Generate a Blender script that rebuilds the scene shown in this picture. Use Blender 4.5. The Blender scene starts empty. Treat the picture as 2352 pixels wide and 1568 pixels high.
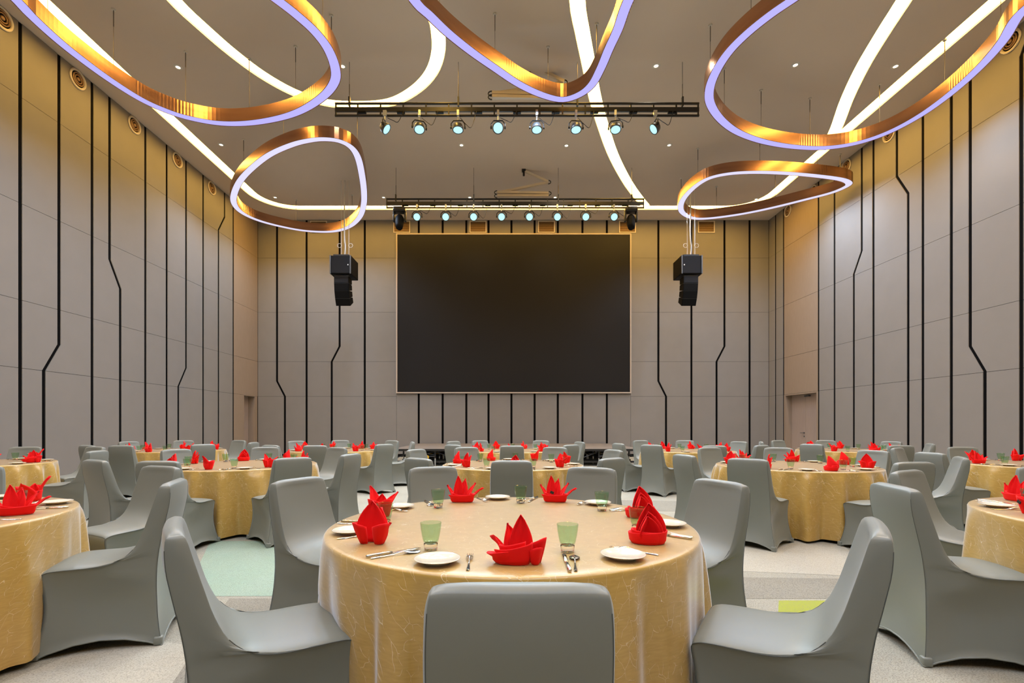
import bpy, bmesh, math, random
from mathutils import Vector, Matrix
random.seed(7)
PI = math.pi
sc = bpy.context.scene
C = sc.collection

# ------------------------------------------------------------------ camera, world, exposure
F, CX, CY, CAMZ = 1110.0, 1160.0, 978.0, 1.25      # focal length in px of the 2352 frame, principal point, eye height
cam_d = bpy.data.cameras.new('camera'); cam = bpy.data.objects.new('camera', cam_d); C.objects.link(cam)
cam.location = (0, 0, CAMZ); cam.rotation_euler = (PI/2, 0, 0)
cam_d.sensor_width = 36; cam_d.lens = 36*F/2352
cam_d.shift_x = (1176-CX)/2352; cam_d.shift_y = (CY-784)/2352
cam_d.clip_start = .05; cam_d.clip_end = 200
sc.camera = cam
w = bpy.data.worlds.new('world'); sc.world = w; w.use_nodes = True
w.node_tree.nodes['Background'].inputs[0].default_value = (1, .93, .84, 1)
w.node_tree.nodes['Background'].inputs[1].default_value = .02
sc.view_settings.view_transform = 'Standard'; sc.view_settings.look = 'None'
sc.view_settings.gamma = 1; sc.view_settings.use_curve_mapping = False
sc.view_settings.exposure = 0.12
try:
    sc.cycles.max_bounces = 6; sc.cycles.diffuse_bounces = 3; sc.cycles.glossy_bounces = 3
    sc.cycles.transmission_bounces = 8; sc.cycles.transparent_max_bounces = 12
    sc.cycles.caustics_reflective = False; sc.cycles.caustics_refractive = False
    sc.cycles.sample_clamp_indirect = 4
    sc.cycles.use_denoising = True; sc.cycles.use_adaptive_sampling = True; sc.cycles.adaptive_threshold = .06
except Exception: pass
STRIP_L = 20.0        # radiance of the ceiling strip lights
RING_NEAR = 1.0; RING_FAR = 1.0
RING_W = 60.0         # each of the six lamps inside a ring pendant
PAR_W = 220.0
SPOT_W = 80.0       # recessed downlights

XL, XR, YB, YR, ZC = -10.03, 10.70, 19.6, -6.0, 9.6   # room: left, right, back wall, rear wall behind the camera, ceiling
def ceil(px, py, z=ZC):                 # a point of the ceiling seen at a pixel
    Y = F*(z-CAMZ)/(CY-py); return ((px-CX)*Y/F, Y)

# ------------------------------------------------------------------ materials
def srgb(r, g, b):
    f = lambda c: (c/255/12.92 if c/255 <= .04045 else ((c/255+.055)/1.055)**2.4)
    return (f(r), f(g), f(b), 1)
def mat(name, col=(.5,.5,.5,1), rough=.5, metal=0, spec=.5, **kw):
    m = bpy.data.materials.new(name); m.use_nodes = True
    b = m.node_tree.nodes['Principled BSDF']
    b.inputs['Base Color'].default_value = col if len(col) == 4 else (*col, 1)
    b.inputs['Roughness'].default_value = rough; b.inputs['Metallic'].default_value = metal
    b.inputs['Specular IOR Level'].default_value = spec
    for k, v in kw.items(): b.inputs[k.replace('_', ' ')].default_value = v
    return m
class NT:
    def __init__(s, m): s.m = m; s.t = m.node_tree; s.b = s.t.nodes['Principled BSDF']
    def n(s, typ, **kw):
        x = s.t.nodes.new(typ)
        for k, v in kw.items():
            if k in x.inputs: x.inputs[k].default_value = v
            else: setattr(x, k, v)
        return x
    def l(s, a, b): s.t.links.new(a, b)
    def ramp(s, fac, stops):
        r = s.n('ShaderNodeValToRGB'); e = r.color_ramp.elements
        while len(e) < len(stops): e.new(.5)
        for i, (p, c) in enumerate(stops): e[i].position = p; e[i].color = c if len(c) == 4 else (*c, 1)
        s.l(fac, r.inputs[0]); return r
    def coord(s, which='Object', scale=(1,1,1), rot=(0,0,0)):
        c = s.n('ShaderNodeTexCoord'); mp = s.n('ShaderNodeMapping')
        mp.inputs['Scale'].default_value = scale; mp.inputs['Rotation'].default_value = rot
        s.l(c.outputs[which], mp.inputs[0]); return mp.outputs[0]
    def noise(s, vec, scale, detail=3, rough=.5, dist=0):
        x = s.n('ShaderNodeTexNoise'); x.inputs['Scale'].default_value = scale; x.inputs['Detail'].default_value = detail
        x.inputs['Roughness'].default_value = rough; x.inputs['Distortion'].default_value = dist
        s.l(vec, x.inputs['Vector']); return x.outputs['Fac']
    def bump(s, h, strength=.2, dist=.01):
        x = s.n('ShaderNodeBump'); x.inputs['Strength'].default_value = strength; x.inputs['Distance'].default_value = dist
        s.l(h, x.inputs['Height']); s.l(x.outputs[0], s.b.inputs['Normal']); return x
    def mix(s, fac, a, b):
        x = s.n('ShaderNodeMix'); x.data_type = 'RGBA'
        s.l(fac, x.inputs[0]) if not isinstance(fac, (int, float)) else setattr(x.inputs[0], 'default_value', fac)
        for v, i in ((a, 6), (b, 7)):
            if isinstance(v, tuple): x.inputs[i].default_value = v if len(v) == 4 else (*v, 1)
            else: s.l(v, x.inputs[i])
        return x.outputs[2]
def emit(name, col, strength):
    m = bpy.data.materials.new(name); m.use_nodes = True; t = m.node_tree; t.nodes.clear()
    e = t.nodes.new('ShaderNodeEmission'); e.inputs[0].default_value = (*col[:3], 1); e.inputs[1].default_value = strength
    o = t.nodes.new('ShaderNodeOutputMaterial'); t.links.new(e.outputs[0], o.inputs[0]); return m
M = {}
# wall fabric panels: fine woven relief
m = mat('wall_fabric', (.27,.24,.21,1), .75, spec=.25); n = NT(m); v = n.coord('Object')
a = n.noise(v, 2.2, 4); n.l(n.ramp(a, [(.3, (.246,.232,.212)), (.7, (.256,.241,.221))]).outputs[0], n.b.inputs['Base Color'])
n.bump(n.noise(v, 260, 2), .12, .002); M['fabric_wall'] = m
m = mat('pale_wood', (.33,.24,.165,1), .55, spec=.35); n = NT(m); v = n.coord('Object', (14, 14, .5))
a = n.noise(v, 5, 5, .6, .6); n.l(n.ramp(a, [(.25, (.28,.215,.155)), (.75, (.34,.265,.195))]).outputs[0], n.b.inputs['Base Color']); M['wood'] = m
m = mat('door_wood', (.47,.38,.32,1), .5, spec=.35); n = NT(m); v = n.coord('Object', (16, 16, .4))
a = n.noise(v, 6, 4, .6, .4); n.l(n.ramp(a, [(.25, (.33,.265,.225)), (.75, (.40,.325,.28))]).outputs[0], n.b.inputs['Base Color']); M['door'] = m
M['black_wall'] = mat('black_groove', (.004,.004,.004,1), .9, spec=.08)
M['rear_wall'] = mat('rear_wall_fabric', (.13,.115,.10,1), .8, spec=.2)
m = mat('ceiling_paint', (.47,.40,.33,1), .85, spec=.2); n = NT(m); v = n.coord('Object')
a = n.noise(v, .35, 3); n.l(n.ramp(a, [(.3, (.66,.58,.50)), (.7, (.70,.62,.535))]).outputs[0], n.b.inputs['Base Color']); M['ceiling'] = m
def carpet(name, c1, c2, dark):
    m = mat(name, c1, .95, spec=.1); n = NT(m); v = n.coord('Object')
    a = n.noise(v, 130, 3, .7); b2 = n.noise(v, 1.1, 4, .6); c3 = n.noise(v, 26, 4, .7)
    base = n.mix(n.ramp(b2, [(.38, (0,0,0)), (.62, (1,1,1))]).outputs[0], c1, c2)
    sp = n.ramp(a, [(.36, (1,1,1)), (.52, (0,0,0))]).outputs[0]
    fl = n.mix(sp, base, dark); fl2 = n.mix(n.ramp(c3, [(.3, (.35,.35,.35)), (.5, (0,0,0))]).outputs[0], fl, dark)
    n.l(fl2, n.b.inputs['Base Color']); n.bump(a, .5, .006); return m
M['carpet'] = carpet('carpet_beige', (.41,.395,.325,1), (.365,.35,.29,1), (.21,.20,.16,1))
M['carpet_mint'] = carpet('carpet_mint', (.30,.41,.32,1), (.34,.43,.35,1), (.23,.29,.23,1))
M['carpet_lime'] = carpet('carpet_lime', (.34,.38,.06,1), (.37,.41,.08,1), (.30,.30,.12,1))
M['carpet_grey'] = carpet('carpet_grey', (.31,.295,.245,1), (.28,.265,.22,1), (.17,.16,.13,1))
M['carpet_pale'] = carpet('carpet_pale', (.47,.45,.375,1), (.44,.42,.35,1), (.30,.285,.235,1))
# stretch chair cover
m = mat('stretch_cover', (.200,.216,.190,1), .38, spec=.45); n = NT(m); v = n.coord('Object')
n.b.inputs['Sheen Weight'].default_value = .30; n.b.inputs['Sheen Roughness'].default_value = .3
n.b.inputs['Sheen Tint'].default_value = (.8,.85,.9,1)
n.bump(n.noise(n.coord('Object', (500, 500, 500)), 1, 1), .06, .001); M['cover'] = m
M['seam'] = mat('cover_seam', (.085,.095,.088,1), .7)
# crinkled gold satin cloth
m = mat('gold_satin', (.55,.38,.18,1), .30, spec=.8); n = NT(m)
rot = n.coord('Object', (1,1,1), (.75,.35,.2)); mp2 = n.n('ShaderNodeMapping'); mp2.inputs['Scale'].default_value = (1,1,.22); n.l(rot, mp2.inputs[0]); v = mp2.outputs[0]
dn = n.n('ShaderNodeTexNoise'); dn.inputs['Scale'].default_value = 6; dn.inputs['Detail'].default_value = 3; n.l(v, dn.inputs['Vector'])
add = n.n('ShaderNodeVectorMath', operation='MULTIPLY_ADD'); n.l(dn.outputs['Color'], add.inputs[0]); add.inputs[1].default_value = (.10,.10,.16); n.l(v, add.inputs[2])
vo = n.n('ShaderNodeTexVoronoi', feature='DISTANCE_TO_EDGE'); vo.inputs['Scale'].default_value = 24; n.l(add.outputs[0], vo.inputs['Vector'])
line = n.ramp(vo.outputs['Distance'], [(.002, (1,1,1)), (.014, (0,0,0))]).outputs[0]
msk = n.ramp(n.noise(v, 22, 3, .6), [(.47, (0,0,0)), (.56, (1,1,1))]).outputs[0]
mul = n.n('ShaderNodeMath', operation='MULTIPLY'); n.l(line, mul.inputs[0]); n.l(msk, mul.inputs[1])
base = n.ramp(n.noise(n.coord('Object', (1,1,6)), 20, 2), [(.3, (.49,.305,.066)), (.7, (.56,.36,.092))]).outputs[0]
n.l(n.mix(mul.outputs[0], base, (.84,.68,.42,1)), n.b.inputs['Base Color'])
n.b.inputs['Sheen Weight'].default_value = .9; n.b.inputs['Sheen Roughness'].default_value = .34; n.b.inputs['Sheen Tint'].default_value = (.82,.90,1,1)
n.bump(mul.outputs[0], .35, .003); M['cloth'] = m
m = mat('red_linen', (.86,.006,.008,1), .7, spec=.2); n = NT(m); n.b.inputs['Sheen Weight'].default_value = .25
n.b.inputs['Sheen Tint'].default_value = (1,.2,.2,1); n.bump(n.noise(n.coord('Object', (900,900,900)), 1, 1), .08, .001); M['napkin'] = m
M['china'] = mat('cream_china', (.72,.665,.53,1), .12, spec=.6, Coat_Weight=.3)
M['steel'] = mat('polished_steel', (.72,.68,.62,1), .14, 1)
m = bpy.data.materials.new('green_glass'); m.use_nodes = True; t = m.node_tree; t.nodes.clear()
tr = t.nodes.new('ShaderNodeBsdfTransparent'); tr.inputs[0].default_value = (.84,.945,.86,1)
gl = t.nodes.new('ShaderNodeBsdfGlossy'); gl.inputs[1].default_value = .03
lw = t.nodes.new('ShaderNodeLayerWeight'); lw.inputs[0].default_value = .5
pw = t.nodes.new('ShaderNodeMath'); pw.operation = 'POWER'; pw.inputs[1].default_value = 4; t.links.new(lw.outputs['Facing'], pw.inputs[0])
fr = t.nodes.new('ShaderNodeMath'); fr.operation = 'MULTIPLY_ADD'; fr.inputs[1].default_value = .5; fr.inputs[2].default_value = .035; t.links.new(pw.outputs[0], fr.inputs[0])
mx = t.nodes.new('ShaderNodeMixShader'); oo = t.nodes.new('ShaderNodeOutputMaterial')
t.links.new(fr.outputs[0], mx.inputs[0]); t.links.new(tr.outputs[0], mx.inputs[1]); t.links.new(gl.outputs[0], mx.inputs[2]); t.links.new(mx.outputs[0], oo.inputs[0])
M['glass'] = m
M['clear_glass'] = mat('clear_glass', (.97,.98,.97,1), .02, Transmission_Weight=1.0, IOR=1.45)
# copper of the ring pendants, vertical ribs where the sheet is fluted
m = mat('copper', (.55,.27,.13,1), .24, 1); n = NT(m); uv = n.coord('UV')
wv = n.n('ShaderNodeTexWave'); wv.inputs['Scale'].default_value = 4.6; n.l(uv, wv.inputs['Vector'])
mk = n.ramp(n.noise(n.coord('UV', (.35,0,0)), 1.6, 1), [(.56, (0,0,0)), (.58, (1,1,1))]).outputs[0]
mu = n.n('ShaderNodeMath', operation='MULTIPLY'); n.l(wv.outputs['Fac'], mu.inputs[0]); n.l(mk, mu.inputs[1])
n.bump(mu.outputs[0], .35, .008); n.l(n.ramp(n.noise(n.coord('UV', (.5,1,1)), 1.2, 2), [(.3, (.34,.175,.115)), (.7, (.56,.31,.19))]).outputs[0], n.b.inputs['Base Color']); M['copper'] = m
M['strip'] = emit('warm_strip_light', (1.0,.57,.12), STRIP_L)
M['ring_near'] = emit('lavender_diffuser', (.49,.45,1.0), RING_NEAR)
M['ring_far'] = emit('pale_lavender_diffuser', (.74,.71,1.0), RING_FAR)
M['par'] = emit('cyan_lens', (.48,.92,1.0), 1.2)
M['downlight'] = emit('downlight_lens', (1,.82,.58), 4)
M['black'] = mat('black_metal', (.012,.012,.012,1), .42, spec=.5)
M['black_cab'] = mat('black_cabinet', (.003,.003,.003,1), .6, spec=.15)
M['grille'] = mat('speaker_grille', (.012,.012,.013,1), .7, spec=.2)
M['dark_metal'] = mat('dark_grey_metal', (.10,.11,.12,1), .35, .6)
M['silver'] = mat('satin_silver', (.62,.64,.63,1), .35, .8)
M['white_wire'] = mat('white_cord', (.7,.69,.66,1), .5)
M['wire'] = mat('steel_wire', (.16,.14,.12,1), .4, .6)
M['cream_metal'] = mat('cream_metal', (.70,.61,.47,1), .45, spec=.4)
M['screen'] = mat('dark_screen', (.014,.0135,.013,1), .5, spec=.18)
M['trim'] = mat('pale_trim', (.52,.44,.36,1), .5)
M['stage_top'] = mat('stage_carpet', (.21,.185,.16,1), .9, spec=.1)
M['yellow'] = mat('yellow_plastic', (.75,.45,.03,1), .4)
M['white_p'] = mat('white_plastic', (.7,.68,.63,1), .4)
M['tag'] = mat('black_tag', (.01,.01,.01,1), .6)
M['copper_dark'] = mat('bronze_trim', (.32,.20,.10,1), .4, .5)

# ------------------------------------------------------------------ mesh helpers
class MB:
    def __init__(s): s.v = []; s.f = []; s.uv = None
    def add(s, vs, fs):
        o = len(s.v); s.v += [tuple(p) for p in vs]; s.f += [tuple(i+o for i in f) for f in fs]; return s
    def box(s, x0, x1, y0, y1, z0, z1):
        return s.add([(x0,y0,z0),(x1,y0,z0),(x1,y1,z0),(x0,y1,z0),(x0,y0,z1),(x1,y0,z1),(x1,y1,z1),(x0,y1,z1)],
                     [(3,2,1,0),(4,5,6,7),(0,1,5,4),(1,2,6,5),(2,3,7,6),(3,0,4,7)])
    def bevbox(s, x0, x1, y0, y1, z0, z1, b=.01):
        bm = bmesh.new(); r = bmesh.ops.create_cube(bm, size=1)
        for q in bm.verts: q.co = ((x0+x1)/2+q.co.x*(x1-x0), (y0+y1)/2+q.co.y*(y1-y0), (z0+z1)/2+q.co.z*(z1-z0))
        bmesh.ops.bevel(bm, geom=bm.edges[:], offset=b, segments=2, profile=.5, affect='EDGES')
        bm.verts.index_update(); s.add([q.co[:] for q in bm.verts], [[q.index for q in f.verts] for f in bm.faces]); bm.free(); return s
    def prism(s, poly, fn, d0, d1):             # poly in a 2-D plane, fn(p, q, depth) -> xyz
        k = len(poly); vs = [fn(p, q, d0) for p, q in poly]+[fn(p, q, d1) for p, q in poly]
        return s.add(vs, [tuple(range(k))[::-1], tuple(range(k, 2*k))]+[(i, (i+1) % k, k+(i+1) % k, k+i) for i in range(k)])
    def tube(s, pts, r, seg=6, closed=False, cap=True):
        pts = [Vector(p) for p in pts]; K = len(pts); rs = r if isinstance(r, (list, tuple)) else [r]*K
        up = Vector((0,0,1)); rings = []; prev = None
        for i, p in enumerate(pts):
            if closed: t = pts[(i+1) % K]-pts[i-1]
            else: t = pts[min(i+1, K-1)]-pts[max(i-1, 0)]
            t.normalize()
            if prev is None: a = t.cross(up); a = a if a.length > 1e-4 else t.cross(Vector((1,0,0)))
            else: a = prev-t*prev.dot(t)
            a.normalize(); prev = a; b = t.cross(a)
            rings.append([p+(a*math.cos(2*PI*j/seg)+b*math.sin(2*PI*j/seg))*rs[i] for j in range(seg)])
        vs = [q for ring in rings for q in ring]; fs = []
        for i in range(K if closed else K-1):
            n2 = (i+1) % K
            for j in range(seg): fs.append((i*seg+j, i*seg+(j+1) % seg, n2*seg+(j+1) % seg, n2*seg+j))
        if not closed and cap: fs += [tuple(range(seg))[::-1], tuple((K-1)*seg+j for j in range(seg))]
        return s.add(vs, fs)
    def lathe(s, prof, seg=24, cx=0, cy=0, axis=None):     # prof: (r, z)
        vs = []; fs = []; K = len(prof)
        for r, z in prof:
            for j in range(seg): vs.append((cx+r*math.cos(2*PI*j/seg), cy+r*math.sin(2*PI*j/seg), z))
        for i in range(K-1):
            for j in range(seg): fs.append((i*seg+j, i*seg+(j+1) % seg, (i+1)*seg+(j+1) % seg, (i+1)*seg+j))
        if axis is not None: vs = [axis @ Vector(q) for q in vs]
        return s.add(vs, fs)
    def grid(s, rows, flip=False):
        nr, nc = len(rows), len(rows[0]); vs = [p for r in rows for p in r]
        fs = [(i*nc+j, i*nc+j+1, (i+1)*nc+j+1, (i+1)*nc+j) for i in range(nr-1) for j in range(nc-1)]
        return s.add(vs, [f[::-1] for f in fs] if flip else fs)
    def xf(s, mtx): s.v = [tuple(mtx @ Vector(p)) for p in s.v]; return s
    def mesh(s, name, m, smooth=False, weld=0, normals=False):
        me = bpy.data.meshes.new(name); me.from_pydata(s.v, [], s.f)
        if weld or normals:
            bm = bmesh.new(); bm.from_mesh(me)
            if weld: bmesh.ops.remove_doubles(bm, verts=bm.verts, dist=weld)
            if normals: bmesh.ops.recalc_face_normals(bm, faces=bm.faces)
            bm.to_mesh(me); bm.free()
        me.materials.append(m)
        if smooth: me.polygons.foreach_set('use_smooth', [True]*len(me.polygons))
        me.update(); return me
    def obj(s, name, m, parent=None, smooth=False, weld=0, normals=False): return ob(name, s.mesh(name, m, smooth, weld, normals), parent)
def ob(name, me, parent=None, loc=None, rz=None):
    o = bpy.data.objects.new(name, me); C.objects.link(o)
    if parent: o.parent = parent
    if loc is not None: o.location = loc
    if rz is not None: o.rotation_euler = (0, 0, rz)
    return o
def thing(name, label, cat, loc=(0,0,0), rz=0, group=None):
    o = ob(name, None, None, loc, rz); return tag(o, label, cat, group)
def tag(o, label, cat, group=None, kind=None):
    o['label'] = label; o['category'] = cat
    if group: o['group'] = group
    if kind: o['kind'] = kind
    return o
def struct(o, label, cat): return tag(o, label, cat, None, 'structure')
def crom(pts, per, closed=False):                # Catmull-Rom resample of tuples
    K = len(pts); out = []; D = len(pts[0])
    g = (lambda i: pts[i % K]) if closed else (lambda i: pts[max(0, min(K-1, i))])
    for i in range(K if closed else K-1):
        p0, p1, p2, p3 = g(i-1), g(i), g(i+1), g(i+2)
        for j in range(per):
            t = j/per
            out.append(tuple(.5*(2*p1[d]+(p2[d]-p0[d])*t+(2*p0[d]-5*p1[d]+4*p2[d]-p3[d])*t*t+(3*p1[d]-p0[d]-3*p2[d]+p3[d])*t**3) for d in range(D)))
    if not closed: out.append(tuple(pts[-1]))
    return out
def even(pts, step, closed=False):               # resample a polyline at about equal steps
    P = [Vector(p) for p in pts]; P = P+[P[0]] if closed else P
    L = [0]
    for a, b in zip(P, P[1:]): L.append(L[-1]+(b-a).length)
    k = max(3, round(L[-1]/step)); out = []; j = 0
    for i in range(k if closed else k+1):
        d = L[-1]*i/k
        while j < len(L)-2 and L[j+1] < d: j += 1
        t = (d-L[j])/max(L[j+1]-L[j], 1e-9); out.append(tuple(P[j].lerp(P[j+1], t)))
    return out
def offset2(pts, h, closed):                     # left/right offsets of a plan polyline
    K = len(pts); A = []; B = []
    for i in range(K):
        p = Vector(pts[i][:2]); a = Vector(pts[i-1 if closed else max(i-1, 0)][:2]); b = Vector(pts[(i+1) % K if closed else min(i+1, K-1)][:2])
        t = (b-a).normalized(); nrm = Vector((-t.y, t.x)); A.append(p+nrm*h); B.append(p-nrm*h)
    return A, B

# ------------------------------------------------------------------ floor
o = MB().box(XL-.5, XR+.5, YR-.2, YB+.2, -.1, 0).obj('floor', M['carpet'])
floor = struct(o, 'beige flecked carpet floor of the ballroom', 'floor')
def fl(px, py): Y = CAMZ*F/(py-CY); return ((px-CX)*Y/F, Y)
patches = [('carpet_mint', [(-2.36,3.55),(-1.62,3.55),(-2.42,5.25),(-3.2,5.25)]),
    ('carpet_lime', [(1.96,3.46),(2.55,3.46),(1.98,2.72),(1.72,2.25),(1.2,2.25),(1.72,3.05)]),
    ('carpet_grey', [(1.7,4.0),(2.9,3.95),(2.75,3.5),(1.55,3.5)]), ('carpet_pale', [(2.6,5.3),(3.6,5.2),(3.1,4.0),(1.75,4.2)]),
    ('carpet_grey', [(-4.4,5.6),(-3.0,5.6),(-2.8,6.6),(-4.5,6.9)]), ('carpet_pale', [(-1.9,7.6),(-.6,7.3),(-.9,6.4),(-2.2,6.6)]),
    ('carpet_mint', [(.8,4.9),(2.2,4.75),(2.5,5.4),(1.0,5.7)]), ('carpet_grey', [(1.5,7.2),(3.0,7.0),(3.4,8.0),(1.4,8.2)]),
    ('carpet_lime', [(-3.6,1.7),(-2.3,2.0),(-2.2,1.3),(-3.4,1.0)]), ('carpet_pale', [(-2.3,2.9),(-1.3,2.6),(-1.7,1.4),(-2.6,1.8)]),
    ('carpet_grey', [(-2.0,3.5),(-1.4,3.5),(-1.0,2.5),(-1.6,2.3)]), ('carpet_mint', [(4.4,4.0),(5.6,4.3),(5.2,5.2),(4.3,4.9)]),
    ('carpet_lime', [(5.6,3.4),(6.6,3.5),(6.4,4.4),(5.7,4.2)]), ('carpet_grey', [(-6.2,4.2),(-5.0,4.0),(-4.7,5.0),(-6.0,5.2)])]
for i, (mm, poly) in enumerate(patches):
    MB().prism(poly, lambda p, q, d: (p, q, d), .0005, .0015+.0002*(i % 3)).obj('carpet_patch', M[mm], floor)

# ------------------------------------------------------------------ ceiling with recessed strip lights
def rrect(x0, x1, y0, y1, r, k=10):
    out = []
    for cx, cy, a in ((x1-r, y1-r, 0), (x0+r, y1-r, PI/2), (x0+r, y0+r, PI), (x1-r, y0+r, 1.5*PI)):
        for j in range(k+1): t = a+PI/2*j/k; out.append((cx+r*math.cos(t), cy+r*math.sin(t)))
    return out
loopB = [ceil(*p) for p in ((400,0),(464,61),(536,123),(607,175),(679,214),(750,236),(815,241),(880,238),(923,225),(966,196),(994,161),(1007,118),(1006,75),(1000,46))]
loopB += [(-1.62,9.3),(-2.05,8.3),(-2.9,7.2),(-4.1,6.6),(-5.4,6.8),(-6.25,7.7),(-6.5,8.6)]
runD = [(.3,-1.0),(.45,2.5),(.8,5.5),(1.15,7.8)]+[ceil(*p) for p in ((1326,0),(1337,71),(1351,143),(1366,221),(1384,286),(1409,357),(1441,418),(1469,457),(1484,474))]
runE = [(4.4,.5),(5.8,3.5),(6.9,6.3),(7.5,8.3)]+[ceil(*p) for p in ((2077,0),(2031,71),(1981,154),(1945,229),(1920,296),(1893,345))]
strips = [('perimeter', rrect(-9.1, 9.65, -4.9, 18.5, 1.25), True, .165, 'warm strip light tracing the ceiling edge in a rounded loop'),
          ('loop', even(crom(loopB, 8, True), .18, True), True, .15, 'warm teardrop loop of ceiling strip light left of the upper truss'),
          ('D', even(crom(runD, 8), .25), False, .155, 'warm curved strip light crossing the ceiling behind the middle ring pendant'),
          ('E', even(crom(runE, 8), .25), False, .155, 'warm slanting strip light crossing the ceiling above the right ring pendant')]
REC = .065
cb = MB().box(XL-.4, XR+.4, YR-.2, YB+.2, ZC, ZC+.16); ceiling = cb.obj('ceiling', M['ceiling'])
struct(ceiling, 'beige painted ceiling with recessed strip light channels', 'ceiling')
cutters = []
for k, (nm, pts, closed, h, label) in enumerate(strips):
    A, B = offset2(pts, h, closed); K = len(pts); vs = []; fs = []
    for z in (ZC-.05, ZC+REC+.001*k):
        for a, b in zip(A, B): vs += [(a.x, a.y, z), (b.x, b.y, z)]
    for i in range(K if closed else K-1):
        n2 = (i+1) % K; a0, b0, a1, b1 = 2*i, 2*i+1, 2*n2, 2*n2+1; T = 2*K
        fs += [(a0,a1,b1,b0), (T+a0,T+b0,T+b1,T+a1), (a0,T+a0,T+a1,a1), (b0,b1,T+b1,T+b0)]
    if not closed: fs += [(0,1,2*K+1,2*K), (2*K-2,4*K-2,4*K-1,2*K-1)]
    me = MB().add(vs, fs).mesh('cutter', M['ceiling'], normals=True); co = ob('cutter', me); cutters.append(co)
    md = ceiling.modifiers.new('cut%d' % k, 'BOOLEAN'); md.object = co; md.operation = 'DIFFERENCE'; md.solver = 'EXACT'
    z = ZC+REC-.02-.001*k; hh = h-.004; A, B = offset2(pts, hh, closed); vs = []; fs = []
    for a, b in zip(A, B): vs += [(a.x, a.y, z), (b.x, b.y, z), (a.x, a.y, z+.012), (b.x, b.y, z+.012)]
    for i in range(K if closed else K-1):
        n2 = (i+1) % K; p, q = 4*i, 4*n2
        fs += [(p,p+1,q+1,q), (p+2,q+2,q+3,p+3), (p,q,q+2,p+2), (p+1,p+3,q+3,q+1)]
    tag(MB().add(vs, fs).obj('strip_light', M['strip']), label, 'strip light', 'ceiling strip lights')
dg = bpy.context.evaluated_depsgraph_get()
me = bpy.data.meshes.new_from_object(ceiling.evaluated_get(dg)); ceiling.modifiers.clear(); ceiling.data = me
for co in cutters: bpy.data.objects.remove(co)

# ------------------------------------------------------------------ walls: black backing, proud panels with their own edges
ROWS = [.11, 2.45, 3.86, 5.86, 8.06, ZC]
TH = .016
def cut(bd, z):                      # position of a column boundary at height z: (top, bottom, z_top, z_bottom)
    t, b, z1, z0 = bd[:4]
    if z >= z1: return t
    if z <= z0: return b
    return b+(t-b)*(z-z0)/(z1-z0)
def B_(p, gap=.085): return (p, p, 1, 0, gap)
def J_(t, b, z1, z0, gap=.085): return (t, b, z1, z0, gap)
def panel_poly(bl, br, z0, z1, seam=.008):
    zz0, zz1 = z0+seam/2, z1-seam/2
    def side(bd, sg):
        zs = [zz0]+[z for z in (bd[3], bd[2]) if zz0 < z < zz1 and bd[0] != bd[1]]+[zz1]
        return [(cut(bd, z)+sg*bd[4]/2, z) for z in zs]
    return side(bl, 1)+side(br, -1)[::-1]
def panels(parent, fn, bounds, rows, mats, skip=()):
    for i in range(len(bounds)-1):
        mm = mats.get(i, M['fabric_wall'])
        for j in range(len(rows)-1):
            if (i, j) in skip: continue
            MB().prism(panel_poly(bounds[i], bounds[i+1], rows[j], rows[j+1]), fn, 0, TH).obj('panel', mm, parent, normals=True)
# left wall (positions along Y)
wl = MB().box(XL-.3, XL-TH, YR-.2, 18.55, 0, ZC).box(XL-.3, XL-TH, 18.55, 19.40, 2.45, ZC).box(XL-.3, XL-TH, 19.40, YB+.2, 0, ZC).obj('wall_left', M['black_wall'])
struct(wl, 'left wall of grey beige fabric panels split by black grooves', 'wall')
fnL = lambda p, z, d: (XL-TH+d, p, z)
bl = [B_(YR, .0), B_(-3.4), B_(-1.9), J_(-.6,-.2,3.08,2.45), B_(.8), B_(1.9), B_(3.3), J_(4.9,5.25,5.47,4.82), B_(6.2), B_(7.5), B_(8.3), B_(9.05), B_(10.0),
      J_(10.87,10.51,3.08,2.45), B_(11.74), J_(12.26,12.6,5.47,4.82), B_(13.48), B_(14.33), J_(15.2,14.84,3.07,2.46), B_(16.06), J_(17.29,16.92,8.72,8.11), B_(17.84), B_(YB-.01,.0)]
kw = len(bl)-2
panels(wl, fnL, bl, ROWS, {kw: M['wood']}, {(kw, 0)})
for y0, y1 in ((17.883, 18.55), (19.40, YB-.03)): MB().prism([(y0,.11),(y1,.11),(y1,2.446),(y0,2.446)], fnL, 0, TH).obj('panel', M['wood'], wl, normals=True)
d = MB().box(XL-.30, XL-.27, 18.55, 19.40, 0, 2.45).obj('door_1', M['door']); struct(d, 'pale wood door set back in the left wall near the corner', 'door')
MB().box(XL-.27, XL, 19.375, 19.40, 0, 2.45).obj('door_jamb', M['wood'], d); MB().box(XL-.27, XL, 18.55, 18.575, 0, 2.45).obj('door_jamb', M['wood'], d)
MB().box(XL-.27, XL, 18.575, 19.375, 2.425, 2.45).obj('door_head', M['wood'], d)
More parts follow.
